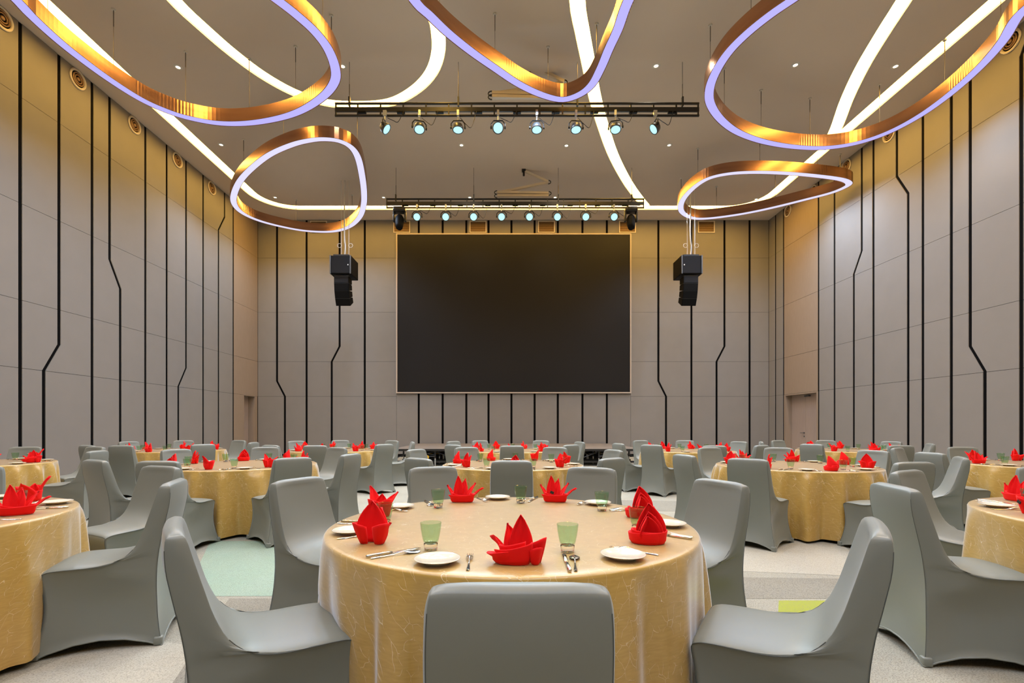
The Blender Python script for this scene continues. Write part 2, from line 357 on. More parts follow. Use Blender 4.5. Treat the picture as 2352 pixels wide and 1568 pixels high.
# right wall
wr = MB().box(XR+TH, XR+.3, YR-.2, 16.60, 0, ZC).box(XR+TH, XR+.3, 16.60, 18.46, 2.41, ZC).box(XR+TH, XR+.3, 18.46, YB+.2, 0, ZC).obj('wall_right', M['black_wall'])
struct(wr, 'right wall of grey beige fabric panels split by black grooves', 'wall')
fnR = lambda p, z, d: (XR+TH-d, p, z)
br = [B_(YR, 0), B_(-3.0), J_(-1.5,-1.1,3.08,2.45), B_(0), B_(1.4), B_(2.5), J_(3.8,4.2,5.5,4.8), B_(5.0), B_(6.3), B_(7.4), J_(8.3,8.6,8.06,7.42), J_(9.75,10.02,9.5,8.93), J_(11.12,10.78,3.08,2.47), B_(11.59), B_(12.38), J_(13.2,12.83,8.06,7.42), B_(14.04), J_(14.5,14.83,6.5,5.9), B_(15.7), B_(16.50), B_(18.57), B_(19.12), B_(YB-.01, 0)]
kr = 19
panels(wr, fnR, br, ROWS, {kr: M['wood']}, {(kr, 0)})
for poly in ([(16.533,.11),(16.60,.11),(16.60,2.446),(16.533,2.446)], [(18.46,.11),(18.537,.11),(18.537,2.446),(18.46,2.446)], [(16.60,2.41),(18.46,2.41),(18.46,2.446),(16.60,2.446)]):
    MB().prism(poly, fnR, 0, TH).obj('panel', M['wood'], wr, normals=True)
d = ob('door_2', None); struct(d, 'pale wood double door set back in the right wall', 'door')
for y0, y1 in ((16.61, 17.585), (17.592, 18.434)):
    lf = MB().box(XR+.24, XR+.28, y0, y1, .01, 2.40).obj('door_leaf', M['door'], d)
    if y0 > 17:
        hb = MB(); hb.tube([(XR+.235, 17.66, 1.0), (XR+.18, 17.66, 1.0), (XR+.17, 17.68, 1.0), (XR+.17, 17.80, 1.0)], .011, 8); hb.tube([(XR+.239, 17.66, 1.0), (XR+.225, 17.66, 1.0)], .026, 12)
        hb.tube([(XR+.239, 17.66, .87), (XR+.22, 17.66, .87)], .022, 12); hb.obj('door_handle', M['dark_metal'], lf)
MB().box(XR, XR+.28, 18.435, 18.46, 0, 2.41).obj('door_jamb', M['wood'], d); MB().box(XR, XR+.28, 16.60, 16.61, 0, 2.41).obj('door_jamb', M['wood'], d)
MB().box(XR, XR+.28, 16.61, 18.435, 2.40, 2.41).obj('door_head', M['wood'], d)
MB().box(XR+.17, XR+.24, 17.3, 17.56, 2.31, 2.36).obj('door_closer', M['dark_metal'], d)
# back wall
wb = MB().box(XL-.3, XR+.3, YB+TH, YB+.3, 0, ZC).obj('wall_back', M['black_wall']); struct(wb, 'back wall of grey beige fabric panels around the big screen', 'wall')
fnB = lambda p, z, d: (p, YB+TH-d, z)
panels(wb, fnB, [B_(XL+.01, 0), J_(-9.25,-8.93,3.07,2.45), B_(-8.05), J_(-6.71,-7.03,4.48,3.86), B_(-5.69), B_(-4.40,.008)], ROWS, {})
panels(wb, fnB, [B_(5.10,.008), J_(6.22,6.53,3.07,2.45), B_(7.56), J_(8.90,8.58,4.48,3.86), B_(9.92), B_(XR-.01, 0)], ROWS, {})
low = [B_(-4.40,.008)]+[B_(x) for x in (-3.5,-2.53,-1.57,-.67,.26,1.2,2.14,3.14,4.13)]+[B_(5.10,.008)]
panels(wb, fnB, low, [.11, 2.56], {}); panels(wb, fnB, low, [9.03, ZC], {})
wq = MB().box(XL-.3, XR+.3, YR-.3, YR, 0, ZC).obj('wall_rear', M['rear_wall']); struct(wq, 'plain fabric wall behind the viewpoint', 'wall')
for nm, bx_ in (('baseboard_left', [(XL-.02, XL+.012, YR, 18.54), (XL-.02, XL+.012, 19.41, YB-.02)]), ('baseboard_right', [(XR-.012, XR+.02, YR, 16.59), (XR-.012, XR+.02, 18.47, YB-.02)]), ('baseboard_back', [(XL+.02, XR-.02, YB-.012, YB+.02)])):
    mb = MB()
    for q in bx_: mb.box(*q, 0, .10)
    struct(mb.obj(nm, M['black_wall']), 'black baseboard along the foot of the %s wall' % nm.split('_')[1], 'baseboard')

# ------------------------------------------------------------------ screen, vents, diffusers
t = thing('led_screen', 'huge dark rectangular screen hung on the back wall', 'screen', (.35, YB, 2.57))
MB().bevbox(-4.70, 4.70, -.07, -.02, .05, 6.41, .01).obj('screen_panel', M['screen'], t)
fr = MB(); fr.box(-4.75,4.75,-.09,0,0,.05).box(-4.75,4.75,-.09,0,6.41,6.46).box(-4.75,-4.70,-.09,0,.05,6.41).box(4.70,4.75,-.09,0,.05,6.41); fr.obj('frame', M['trim'], t)
def wall_vent(x, lab):
    t = thing('wall_vent', lab, 'vent', (x, YB, 9.32), 0, 'square grilles above the screen')
    f = MB(); w_, h_ = .34, .24
    f.box(-w_,w_,-.03,0,-h_,-h_+.035).box(-w_,w_,-.03,0,h_-.035,h_).box(-w_,-w_+.035,-.03,0,-h_+.035,h_-.035).box(w_-.035,w_,-.03,0,-h_+.035,h_-.035); f.obj('frame', M['cream_metal'], t)
    MB().box(-w_+.03,w_-.03,-.006,0,-h_+.03,h_-.03).obj('backing', M['black_wall'], t)
    sm = MB(); sm.box(-w_+.035,w_-.035,-.022,-.006,-.008,.008); sme = sm.mesh('slat', M['copper_dark'])
    for k in range(9): ob('slat', sme, t, (0,0,-.17+k*.0425))
for i, (px, lab) in enumerate(((732,'square air grille under the small left ring pendant'), (923,'square air grille behind the left moving head light'), (1098,'square air grille above the screen, left of its middle'),
      (1255,'square air grille above the screen, right of its middle'), (1441,'square air grille behind the right moving head light'), (1622,'square air grille below the small right ring pendant'))):
    wall_vent((px-CX)*YB/F, lab)
def diffuser(side, Y, Z, lab):
    X = XL if side < 0 else XR
    t = thing('round_diffuser', lab, 'diffuser', (X, Y, Z), 0, 'round air diffusers along the %s wall' % ('left' if side < 0 else 'right'))
    A = Matrix.Rotation(PI/2*(1 if side < 0 else -1), 4, 'Y')
    MB().lathe([(.215,0),(.225,.012),(.215,.03),(.19,.035),(.172,.022),(.17,.004)], 28, axis=A).obj('rim', M['cream_metal'], t, True)
    MB().lathe([(.172,.003),(.001,.003)], 28, axis=A).obj('backing', M['black_wall'], t)
    for r in (.135, .09): MB().lathe([(r-.012,.006),(r-.016,.03),(r,.036),(r+.012,.028),(r+.01,.006)], 24, axis=A).obj('ring', M['copper_dark'], t, True)
    MB().lathe([(.045,.005),(.045,.028),(.03,.04),(.001,.042)], 18, axis=A).obj('hub', M['copper_dark'], t, True)
nth = ('nearest', 'second nearest', 'third nearest', 'fourth nearest', 'farthest')
for k, px in enumerate((4,178,308,407,486)): diffuser(-1, -XL*F/(CX-px), 9.38, '%s round air diffuser high on the left wall' % nth[k])
for k, px in enumerate((2322,2043,1944,1868,1810)): diffuser(1, XR*F/(px-CX), 9.38, '%s round air diffuser high on the right wall' % nth[k])

# ------------------------------------------------------------------ recessed downlights
def downlight(px, py, lab):
    X, Y = ceil(px, py); t = thing('downlight', lab, 'downlight', (X, Y, ZC), 0, 'recessed ceiling downlights')
    MB().lathe([(.05,-.002),(.052,-.012),(.085,-.012),(.095,-.001)], 20).obj('trim_ring', M['white_p'], t, True)
    MB().lathe([(.05,-.004),(.001,-.004)], 16).obj('lens', M['downlight'], t)
    ld = bpy.data.lights.new('lamp', 'SPOT'); ld.energy = SPOT_W; ld.color = (1,.86,.66); ld.spot_size = 2.2; ld.spot_blend = .7; ld.shadow_soft_size = .06
    lo = ob('lamp', ld, t, (0,0,-.03))
for px, py, lab in ((409,154,'small downlight inside the large left ring pendant'), (508,332,'small downlight left of the small left ring pendant'), (787,152,'small downlight at the right edge of the large left ring'),
    (1060,333,'small downlight below the upper truss, left of centre'), (1301,334,'small downlight below the upper truss at the centre'), (1537,333,'small downlight below the right end of the upper truss'),
    (1507,151,'small downlight between the middle and large right rings'), (1827,149,'small downlight inside the large right ring pendant'), (2057,152,'small downlight between the two slanting strip lights'),
    (632,453,'small downlight inside the small left ring pendant'), (881,453,'small downlight left of the lower truss'), (1079,453,'small downlight behind the left part of the lower truss'),
    (1275,453,'small downlight behind the middle of the lower truss'), (1737,457,'small downlight inside the small right ring pendant')): downlight(px, py, lab)
for i, (X, Y) in enumerate(((-7.8,6.2),(-4.6,6.6),(-1.2,6.6),(2.9,6.6),(6.2,6.6),(-7.8,3.0),(-4.4,3.0),(-1.2,3.0),(2.4,3.0),(5.8,3.0),(9.0,4.5))):  # unseen downlights, added to light the near part of the room
    py = CY-F*(ZC-CAMZ)/Y if Y > 0 else -9e3
    t = X*F/Y+CX if Y > 0 else 0
    lo = bpy.data.lights.new('lamp', 'SPOT'); lo.energy = SPOT_W; lo.color = (1,.86,.66); lo.spot_size = 2.2; lo.spot_blend = .7; lo.shadow_soft_size = .06
    e = thing('downlight', 'added unseen downlight for fill in the near part of the ceiling, above the picture', 'downlight', (X, Y, ZC), 0, 'added fill downlights of the near ceiling')
    MB().lathe([(.05,-.002),(.052,-.012),(.085,-.012),(.095,-.001)], 16).obj('trim_ring', M['white_p'], e, True)
    MB().lathe([(.05,-.004),(.001,-.004)], 12).obj('lens', M['downlight'], e)
    ob('lamp', lo, e, (0,0,-.03))

# ------------------------------------------------------------------ ring pendants
def pendant(pix, extra, ztop, diff, label, nw, power=1.0):
    zb = ztop-.29; pts = [ceil(*p, z=zb) for p in pix]+list(extra)
    pts = even(crom(pts, 10, True), .09, True); K = len(pts); H = .10
    cx = sum(p[0] for p in pts)/K; cy = sum(p[1] for p in pts)/K
    t = thing('ring_pendant', label, 'pendant lamp', (cx, cy, zb), 0, 'copper ring pendants')
    pts = [(p[0]-cx, p[1]-cy) for p in pts]; A, B = offset2(pts, H, True); Ai, Bi = offset2(pts, H-.012, True)
    def band(name, P, Q):        # a closed sheet of the ring: P outside, Q inside faces
        me = bpy.data.meshes.new(name); vs = []; fs = []; uvs = []
        for p, q in zip(P, Q): vs += [(p.x,p.y,0), (p.x,p.y,.29), (q.x,q.y,.29), (q.x,q.y,0)]
        for i in range(K):
            a, b = 4*i, 4*((i+1) % K)
            for k in range(4):
                k2 = (k+1) % 4; fs.append((a+k, b+k, b+k2, a+k2)); vv = [0,1,1.1,.1]
                uvs += [(i*.09, vv[k]), ((i+1)*.09, vv[k]), ((i+1)*.09, vv[k2]), (i*.09, vv[k2])]
        me.from_pydata(vs, [], fs); uvl = me.uv_layers.new(name='UVMap')
        for li, c in enumerate(uvs): uvl.data[li].uv = c
        me.materials.append(M['copper'])
        bm = bmesh.new(); bm.from_mesh(me); bmesh.ops.recalc_face_normals(bm, faces=bm.faces); bm.to_mesh(me); bm.free()
        return ob(name, me, t)
    band('outer_band', A, Ai); band('inner_band', B, Bi)
    vs = []; fs = []
    for a, b in zip(Ai, Bi): vs += [(a.x,a.y,.008), (b.x,b.y,.008), (a.x,a.y,.03), (b.x,b.y,.03)]
    for i in range(K):
        p, q = 4*i, 4*((i+1) % K); fs += [(p,p+1,q+1,q), (p+2,q+2,q+3,p+3)]
    MB().add(vs, fs).obj('diffuser', diff, t, normals=False)
    for k in range(6):
        x, y = pts[int((k+.25)*K/6) % K]; ld = bpy.data.lights.new('lamp', 'AREA'); ld.shape = 'DISK'; ld.size = .16; ld.spread = 2.7; ld.energy = RING_W*power; ld.color = (.58,.74,1.0)
        ob('lamp', ld, t, (x, y, -.004))
    vs = []; fs = []
    for a, b in zip(Ai, Bi): vs += [(a.x,a.y,.275), (b.x,b.y,.275)]
    for i in range(K): p, q = 2*i, 2*((i+1) % K); fs.append((p,p+1,q+1,q))
    MB().add(vs, fs).obj('top_plate', M['copper'], t)
    for k in range(nw):
        x, y = pts[int((k+.5)*K/nw) % K]
        wz = ZC-zb
        wo = MB().tube([(x,y,.28),(x,y,.36)], .010, 6).tube([(x,y,.36),(x,y,wz-.02)], .0045, 6).tube([(x,y,wz-.35),(x,y,wz-.03)], .009, 6).obj('suspension_wire', M['wire'], t)
        MB().lathe([(.001,wz-.03),(.035,wz-.03),(.04,wz)], 12, x, y).obj('ceiling_cap', M['white_p'], wo)
pendant([(37,0),(71,36),(125,86),(179,130),(250,182),(321,227),(375,252),(429,270),(500,283),(571,283),(643,271),(696,252),(743,221),(768,189),(770,157),(754,114),(725,75),(686,39),(636,0)],
        [(-4.15,7.2),(-5.0,6.3),(-6.2,5.8),(-7.3,6.1),(-7.8,6.9)], 8.42, M['ring_near'], 'large copper ring pendant with lavender light at the upper left', 12)
pendant([(951,0),(987,36),(1030,77),(1084,120),(1137,157),(1191,193),(1244,218),(1291,229),(1330,218),(1359,195),(1380,157),(1398,114),(1419,68),(1444,0)],
        [(2.3,7.3),(2.2,6.2),(1.2,5.4),(-.5,5.4),(-1.8,6.1),(-1.95,7.2)], 8.78, M['ring_near'], 'copper pendant with lavender light, its rounded tip at the top middle', 11)
pendant([(1820,0),(1766,37),(1713,80),(1673,121),(1645,164),(1630,204),(1632,239),(1656,275),(1695,304),(1752,325),(1820,337),(1891,340),(1963,330),(2034,307),(2106,270),(2177,220),(2248,157),(2302,96),(2348,27)],
        [(8.85,7.5),(8.3,6.8),(7.2,6.4),(6.0,6.8),(5.25,7.4)], 8.62, M['ring_near'], 'large copper ring pendant with lavender light at the upper right', 12)
pendant([(743,320),(778,324),(806,338),(822,362),(831,400),(836,440),(835,472),(825,500),(800,522),(760,532),(700,530),(640,519),(590,505),(555,488),(538,468),(538,445),(552,415),(580,385),(620,355),(670,333),(710,323)],
        [], 8.80, M['ring_far'], 'small rounded triangular copper pendant, white lit, hanging at the left', 7)
pendant([(1588,500),(1566,486),(1566,464),(1588,436),(1623,412),(1670,400),(1731,396),(1802,398),(1873,404),(1931,412),(1950,421),(1941,430),(1909,443),(1856,457),(1766,479),(1695,493),(1623,502)],
        [], 8.80, M['ring_far'], 'small rounded triangular copper pendant, white lit, hanging at the right', 7)

def added_fill_ring(pts, ztop, label):                     # an unseen pendant added in plan above and behind the viewpoint, for cool fill
    pendant([], pts, ztop, M['ring_near'], label, 9, .55)
added_fill_ring([(-5.6,1.4),(-4.4,2.4),(-3.0,2.2),(-2.1,1.0),(-2.4,-.6),(-3.8,-1.6),(-5.2,-.9),(-5.9,.3)], 8.5, 'added unseen copper ring pendant, cool fill over the left tables, above the picture')
added_fill_ring([(2.3,.4),(3.2,1.9),(4.8,2.5),(6.2,1.8),(6.6,.2),(5.4,-1.2),(3.6,-1.5),(2.5,-.7)], 8.5, 'added unseen copper ring pendant, cool fill over the right tables, above the picture')
added_fill_ring([(-1.4,-2.2),(-.4,-1.4),(1.0,-1.5),(1.8,-2.6),(1.2,-3.8),(-.4,-4.1),(-1.4,-3.3)], 8.6, 'added unseen copper ring pendant, cool fill from behind the viewpoint')

# ------------------------------------------------------------------ lighting trusses
def truss(Y, z0, x0, x1, label, wires):
    t = thing('lighting_truss', label, 'truss', (x0, Y, z0)); L = x1-x0
    MB().tube([(0,0,.305),(L,0,.305)], .027, 10).obj('top_rail', M['black'], t); MB().tube([(0,0,.027),(L,0,.027)], .027, 10).obj('bottom_rail', M['black'], t)
    MB().box(0,L,-.018,.018,.115,.215).obj('beam', M['black'], t)
    n_ = 16
    for k in range(n_+1):
        x = min(max(L*k/n_, .02), L-.02); MB().box(x-.016,x+.016,-.016,.016,.05,.29).obj('post', M['black'], t)
    for k in range(9): MB().box(L*(k+.7)/9.4-.09, L*(k+.7)/9.4+.09, -.035,.035,.085,.115).obj('socket_box', M['black_cab'], t)
    for x in wires:
        h = MB().box(x-x0-.018,x-x0+.018,-.035,.035,.24,.45).obj('hanger', M['black'], t)
        MB().tube([(x-x0,0,.44),(x-x0,0,ZC-z0-.001)], .006, 6).tube([(x-x0,0,.44),(x-x0,0,.75)], .011, 6).obj('hanger_wire', M['wire'], h)
    return t
tr1 = truss(11.09, 8.34, -3.90, 4.45, 'black ladder truss of stage lights nearer the viewer', [-3.57,-1.07,1.66,4.07])
tr2 = truss(15.63, 8.28, -3.84, 4.50, 'black ladder truss of stage lights nearer the screen', [-3.53,-1.01,1.72,4.1])
def par(X, Y, zr, pitch, yaw, label, group):
    t = thing('par_light', label, 'stage light', (X, Y, zr), yaw, group)
    MB().box(-.025,.025,-.04,.04,-.06,.06).tube([(0,0,-.16),(0,0,-.05)], .014, 8).obj('clamp', M['silver'], t)
    y_ = MB(); y_.tube([(-.155,0,-.33),(-.155,0,-.24),(-.10,0,-.17),(.10,0,-.17),(.155,0,-.24),(.155,0,-.33)], .014, 6); y_.obj('yoke', M['black'], t)
    A = Matrix.Translation((0,0,-.33)) @ Matrix.Rotation(pitch, 4, 'X')         # local -z is the beam
    MB().lathe([(.001,.10),(.06,.095),(.10,.06),(.122,-.01),(.128,-.06),(.12,-.066),(.104,-.055)], 24, axis=A).obj('housing', M['dark_metal'], t, True)
    MB().lathe([(.001,-.058),(.105,-.058)], 24, axis=A).obj('lens', M['par'], t)
    ld = bpy.data.lights.new('lamp', 'SPOT'); ld.energy = PAR_W; ld.color = (.62,.84,1.0); ld.spot_size = 2.0; ld.spot_blend = 1; ld.shadow_soft_size = .11
    lo = ob('lamp', ld, t); lo.matrix_local = A @ Matrix.Translation((0,0,-.07))
    for s in (-1, 1): MB().lathe([(.001,0),(.03,0),(.03,.035),(.001,.035)], 10, axis=Matrix.Translation((s*.14,0,-.33)) @ Matrix.Rotation(s*PI/2, 4, 'Y')).obj('knob', M['black'], t)
ordn = ('leftmost','second from left','third from left','fourth from left','fourth from right','third from right','second from right','rightmost')
cab = lambda a, b, drop, side: crom([a, ((a[0]*.6+b[0]*.4), a[1]+side, min(a[2],b[2])-drop*.8), ((a[0]*.3+b[0]*.7), a[1]+side, min(a[2],b[2])-drop), b], 6)
for k, (px, pt, yw) in enumerate(((884,.85,1.5),(963,.35,.3),(1052,.15,0),(1144,.95,0),(1233,.2,0),(1323,.2,.05),(1414,.3,-.25),(1505,.85,-1.5))):
    X = (px-CX)*11.0/F; par(X, 11.0, 8.365, -pt, yw, '%s cyan stage light on the nearer truss' % ordn[k], 'stage lights on the nearer truss')
    MB().tube(cab((X-tr1.location.x+.05,-.06,-.06), (X-tr1.location.x+.42,-.05,.1), .12+.06*(k % 3), -.05), .007, 6).obj('cable', M['black'], tr1)
for k, px in enumerate((958,1024,1088,1152,1216,1280,1345,1410)):
    X = (px-CX)*15.54/F; par(X, 15.54, 8.305, -1.08, 0, '%s cyan stage light on the farther truss' % ordn[k], 'stage lights on the farther truss')
    MB().tube(cab((X-tr2.location.x+.05,-.06,-.06), (X-tr2.location.x+.46,-.05,.1), .14+.07*(k % 3), -.05), .007, 6).obj('cable', M['black'], tr2)
for px, sd in ((918,'left'),(1449,'right')):
    X = (px-CX)*15.5/F; t = thing('moving_head_light', 'black moving head light at the %s end of the farther truss' % sd, 'stage light', (X, 15.5, 8.29), 0, 'moving head lights')
    MB().tube([(-.1,.1,.02),(-.1,.05,-.06)], .02, 6).tube([(.1,.1,.02),(.1,.05,-.06)], .02, 6).obj('clamp', M['silver'], t)
    MB().bevbox(-.19,.19,-.16,.16,-.2,-.05,.04).obj('base', M['black'], t, True)
    for s in (-1, 1): MB().bevbox(s*.18-.03,s*.18+.03,-.07,.07,-.5,-.18,.02).obj('arm', M['black'], t, True)
    MB().lathe([(.001,.22),(.09,.21),(.135,.12),(.14,0),(.125,-.14),(.10,-.24),(.001,-.25)], 18, axis=Matrix.Translation((0,-.02,-.5)) @ Matrix.Rotation(-.25, 4, 'X')).obj('head', M['black_cab'], t, True)
def cable_arm(Y, pts, mount, label):
    t = thing('folding_cable_arm', label, 'cable arm', (mount[0], Y, ZC))
    W = lambda p: (p[0]-mount[0], 0, p[1]-ZC)
    MB().box(-.06,.06,-.06,.06,-.06,0).box(-.03,.03,-.03,.03,-.2,-.06).obj('ceiling_mount', M['black'], t)
    for k, (a, b) in enumerate(zip(pts, pts[1:])):
        a2, b2 = Vector(W(a)), Vector(W(b)); d_ = (b2-a2).normalized(); n_ = Vector((0,1,0)).cross(d_)*.035
        ar = MB(); q = [a2+n_, b2+n_, b2-n_, a2-n_]; y = .05*(k % 2)
        ar.add([(p.x,y-.03,p.z) for p in q]+[(p.x,y+.03,p.z) for p in q], [(0,1,2,3),(7,6,5,4),(0,4,5,1),(1,5,6,2),(2,6,7,3),(3,7,4,0)]); ar.obj('arm_segment', M['cream_metal'], t, normals=True)
        if k: 
            s = 1 if a[0] > pts[k-1][0] else -1
            MB().tube([(a2.x+s*.09*math.sin(PI*j/6), .03, a2.z+.06*math.cos(PI*j/6)) for j in range(7)], .014, 6).obj('cable_loop', M['black'], t)
def at(px, py, Y): return ((px-CX)*Y/F, CAMZ+(CY-py)*Y/F)
Y1 = 11.45; top = ceil(1213, 140)
cable_arm(Y1, [at(1213,146,Y1), at(1295,187,Y1), at(1130,213,Y1), at(1296,216,Y1), at(1130,221,Y1), at(1296,225,Y1)], at(1213,140,Y1), 'folding cable arm above the nearer truss')
Y2 = 15.75
cable_arm(Y2, [at(1203,392,Y2), at(1259,417,Y2), at(1142,441,Y2), at(1260,443,Y2), at(1142,449,Y2), at(1260,449,Y2)], at(1203,385,Y2), 'folding zigzag cable arm above the farther truss')

# ------------------------------------------------------------------ hung loudspeakers
def array(px, sd, label):
    Yf = 16.2; X = (px-CX)*Yf/F; zt = CAMZ+(CY-586)*Yf/F
    t = thing('line_array_speaker', label, 'loudspeaker', (X, Yf, zt), 0, 'hung line array loudspeakers')
    sb = MB().bevbox(-.36,.36,0,.78,-.62,0,.02).obj('bass_cabinet', M['black_cab'], t)
    MB().bevbox(-.30,.30,-.015,.02,-.60,-.02,.008).obj('grille', M['grille'], sb)
    for s in (-1, 1): MB().bevbox(s*.335-.022,s*.335+.022,-.03,.0,-.62,0,.008).obj('corner_post', M['dark_metal'], sb)
    MB().box(.24 if sd < 0 else -.27, .27 if sd < 0 else -.24, -.018, -.012, -.34, -.30).obj('badge', M['silver'], sb)
    MB().box(-.26,.26,.05,.5,0,.05).obj('rigging_frame', M['black'], t)
    y, z, a = .08, -.66, 0.0
    for k in range(4):
        el = MB(); h = .25; el.prism([(0,0),(.36,-.03),(.36,-h+.05),(0,-h)], lambda p, q, d: (d, p, q), -.245, .245)
        el.xf(Matrix.Translation((0,y,z)) @ Matrix.Rotation(a, 4, 'X')); e = el.obj('array_cabinet', M['black_cab'], t, normals=True)
        g = MB().box(-.23,.23,-.012,.002,-h+.015,-.015).xf(Matrix.Translation((0,y,z)) @ Matrix.Rotation(a, 4, 'X')); g.obj('grille', M['grille'] if k == 0 else M['black_cab'], e)
        MB().box(-.247,.247,-.006,.10,-.006,.0).xf(Matrix.Translation((0,y,z)) @ Matrix.Rotation(a, 4, 'X')).obj('joint', M['dark_metal'], e)
        y += h*math.sin(a)+.0; z -= h*math.cos(a); a += .14
    H = ZC-zt-.001
    MB().tube(crom([(.06,.25,.05),(.08,.25,.4),(.05,.25,.8),(.06,.25,H)], 6), .022, 6).obj('cord', M['white_wire'], t)
    for x in (-.06, .20):
        MB().tube([(x,.25,.04),(x,.25,H)], .008, 6).obj('chain_wire', M['white_wire'], t)
        MB().tube([(x+.07*math.cos(2*PI*j/12)+.06*(1 if x > 0 else -1),.25,.42+.07*math.sin(2*PI*j/12)) for j in range(12)], .010, 5, True).obj('coil', M['white_wire'], t)
array(782, -1, 'black hung loudspeaker array left of the screen'); array(1589, 1, 'black hung loudspeaker array right of the screen')

# ------------------------------------------------------------------ stage
SX0, SX1, SY0, SY1, SZ = -3.5, 4.25, 15.0, 19.5, .545
t = thing('stage_platform', 'low modular stage with grey top on black folding legs below the screen', 'stage', (0, 0, 0))
nx = 4; dx = (SX1-SX0)/nx
for i in range(nx):
    for j in range(2):
        x0, y0 = SX0+i*dx, SY0+j*2.25
        dk = MB().box(x0+.004, x0+dx-.004, y0+.004, y0+2.246, SZ-.012, SZ).obj('deck_panel', M['stage_top'], t)
        MB().box(x0+.003, x0+dx-.003, y0+.003, y0+2.247, SZ-.075, SZ-.0125).obj('edge_frame', M['black'], dk)
for i in range(nx):
    for j in range(2):
        xa, xb = SX0+i*dx, SX0+(i+1)*dx; yf = SY0+j*2.25
        for x in (xa+.12, xa+.62, xb-.62, xb-.12):
            for yy in (yf+.1, yf+1.1, yf+2.1):
                lg = MB().box(x-.022,x+.022,yy-.022,yy+.022,.24,SZ-.075).obj('leg', M['black'], t)
                MB().tube([(x,yy,0),(x,yy,.27)], .021, 8).obj('foot_tube', M['silver'], lg)
        for yy in (yf+.1, yf+1.1, yf+2.1):
            MB().tube([(xa+.12,yy,.26),(xa+.62,yy,SZ-.09)], .014, 6).tube([(xb-.12,yy,.26),(xb-.62,yy,SZ-.09)], .014, 6).tube([(xa+.62,yy,.30),(xb-.62,yy,.30)], .016, 6).tube([(xa+.62,yy,.30),(xb-.62,yy,SZ-.09)], .012, 6).tube([(xb-.62,yy,.34),(xa+.62,yy,SZ-.09)], .012, 6).obj('brace', M['black'], t)
        for yy in (yf+.15, yf+.9): MB().box(xa+.12,xb-.12,yy-.02,yy+.02,.10,.16).obj('cross_beam', M['black'], t)
        for s, yy in ((-.1,yf+.14),(.1,yf+.14)):
            xm = (xa+xb)/2+s; MB().lathe([(.001,-.02),(.06,-.02),(.06,.02),(.001,.02)], 14, axis=Matrix.Translation((xm,yy-.06,.28)) @ Matrix.Rotation(PI/2, 4, 'X')).obj('caster', M['yellow'], t)

# ------------------------------------------------------------------ banquet chair in a stretch cover (faces +y, origin on the floor under the seat)
Pp = crom([(-.300,.915,.180),(-.279,.900,.190),(-.256,.82,.198),(-.228,.72,.203),(-.200,.63,.207),(-.160,.55,.211),(-.095,.497,.216),(-.01,.475,.221),(.09,.472,.225),(.18,.470,.225),(.232,.462,.222),(.256,.438,.218),(.246,.36,.212),(.236,.24,.216),(.250,.11,.236),(.284,.0,.260)], 3)
NP = len(Pp)
Qc = crom([(-.318,.912,.180),(-.334,.890,.190),(-.332,.80,.196),(-.312,.69,.199),(-.290,.58,.200),(-.276,.47,.201),(-.272,.37,.205),(-.276,.26,.214),(-.288,.13,.234),(-.312,.0,.262)], 8)
Qq = [Qc[round(i*(len(Qc)-1)/(NP-1))] for i in range(NP)]
SS = [-1,-.985,-.95,-.85,-.65,-.4,-.15,.15,.4,.65,.85,.95,.985,1]
def arch(z, s, full, power): k = max(0, 1-z/.30); return z+full*(1-abs(s)**2.2)*k**power
def inner_pt(i, s):
    y, z, wd = Pp[i]; seat = math.exp(-((z-.475)/.05)**2); back = max(0, min(1, (z-.55)/.2)); k = 1-s*s
    edge = .007*max(0, (abs(s)-.85)/.15)**2
    if i < 36: return (wd*s, y-.016*back*k*(1 if z < .9 else .4), z+.016*seat*k-edge*(seat+.3)-(.010*(1-k)**4*max(0, 1-i/9)))
    return (wd*s, y-.03*k*math.sin(PI*min(1, z/.44))*.5, arch(z, s, .068, 1.6))
def outer_pt(i, s):
    y, z, wd = Qq[i]; k = 1-s*s
    return (wd*s, y-.012*k*math.exp(-((z-.8)/.2)**2)+.02*k*math.exp(-((z-.22)/.2)**2), arch(z, s, .068, 1.6)-(.010*(1-k)**4*max(0, 1-i/9)))
body = MB()
body.grid([[inner_pt(i, s) for s in SS] for i in range(NP)], True)
body.grid([[outer_pt(i, s) for s in SS] for i in range(NP)])
body.grid([[inner_pt(0, s) for s in SS], [( (inner_pt(0,s)[0]+outer_pt(0,s)[0])/2, -.309, (inner_pt(0,s)[2]+outer_pt(0,s)[2])/2+.004*(1-s**6)) for s in SS], [outer_pt(0, s) for s in SS]])
VV = [0,.03,.12,.3,.5,.7,.88,.97,1]
for sg in (-1, 1):
    rows = []
    for i in range(NP):
        p, q = Vector(inner_pt(i, sg)), Vector(outer_pt(i, sg)); row = []
        for v in VV:
            c = q.lerp(p, v); b = v*(1-v)*4; low = max(0, min(1, (.47-c.z)/.2))
            bulge = .010*b*min(1, i/6) if c.z > .5 else 0
            nib = .016*math.exp(-(((c.y+.13)/.05)**2+((c.z-.40)/.045)**2))
            c.x += sg*(bulge-.042*b*low*(1 if c.z > .02 else .6)+nib); c.z = c.z+.064*b*max(0, 1-c.z/.3)**1.6
            row.append(tuple(c))
        rows.append(row)
    body.grid(rows, sg > 0)
cover_me = body.mesh('chair_cover', M['cover'], True, 1e-4, True)
seam = MB()
i0 = next(i for i in range(NP) if Pp[i][1] < .56); i1 = next(i for i in range(NP) if Pp[i][0] >= .25)
off = lambda p, d=(0,0,0): (p[0]+d[0], p[1]+d[1], p[2]+d[2])
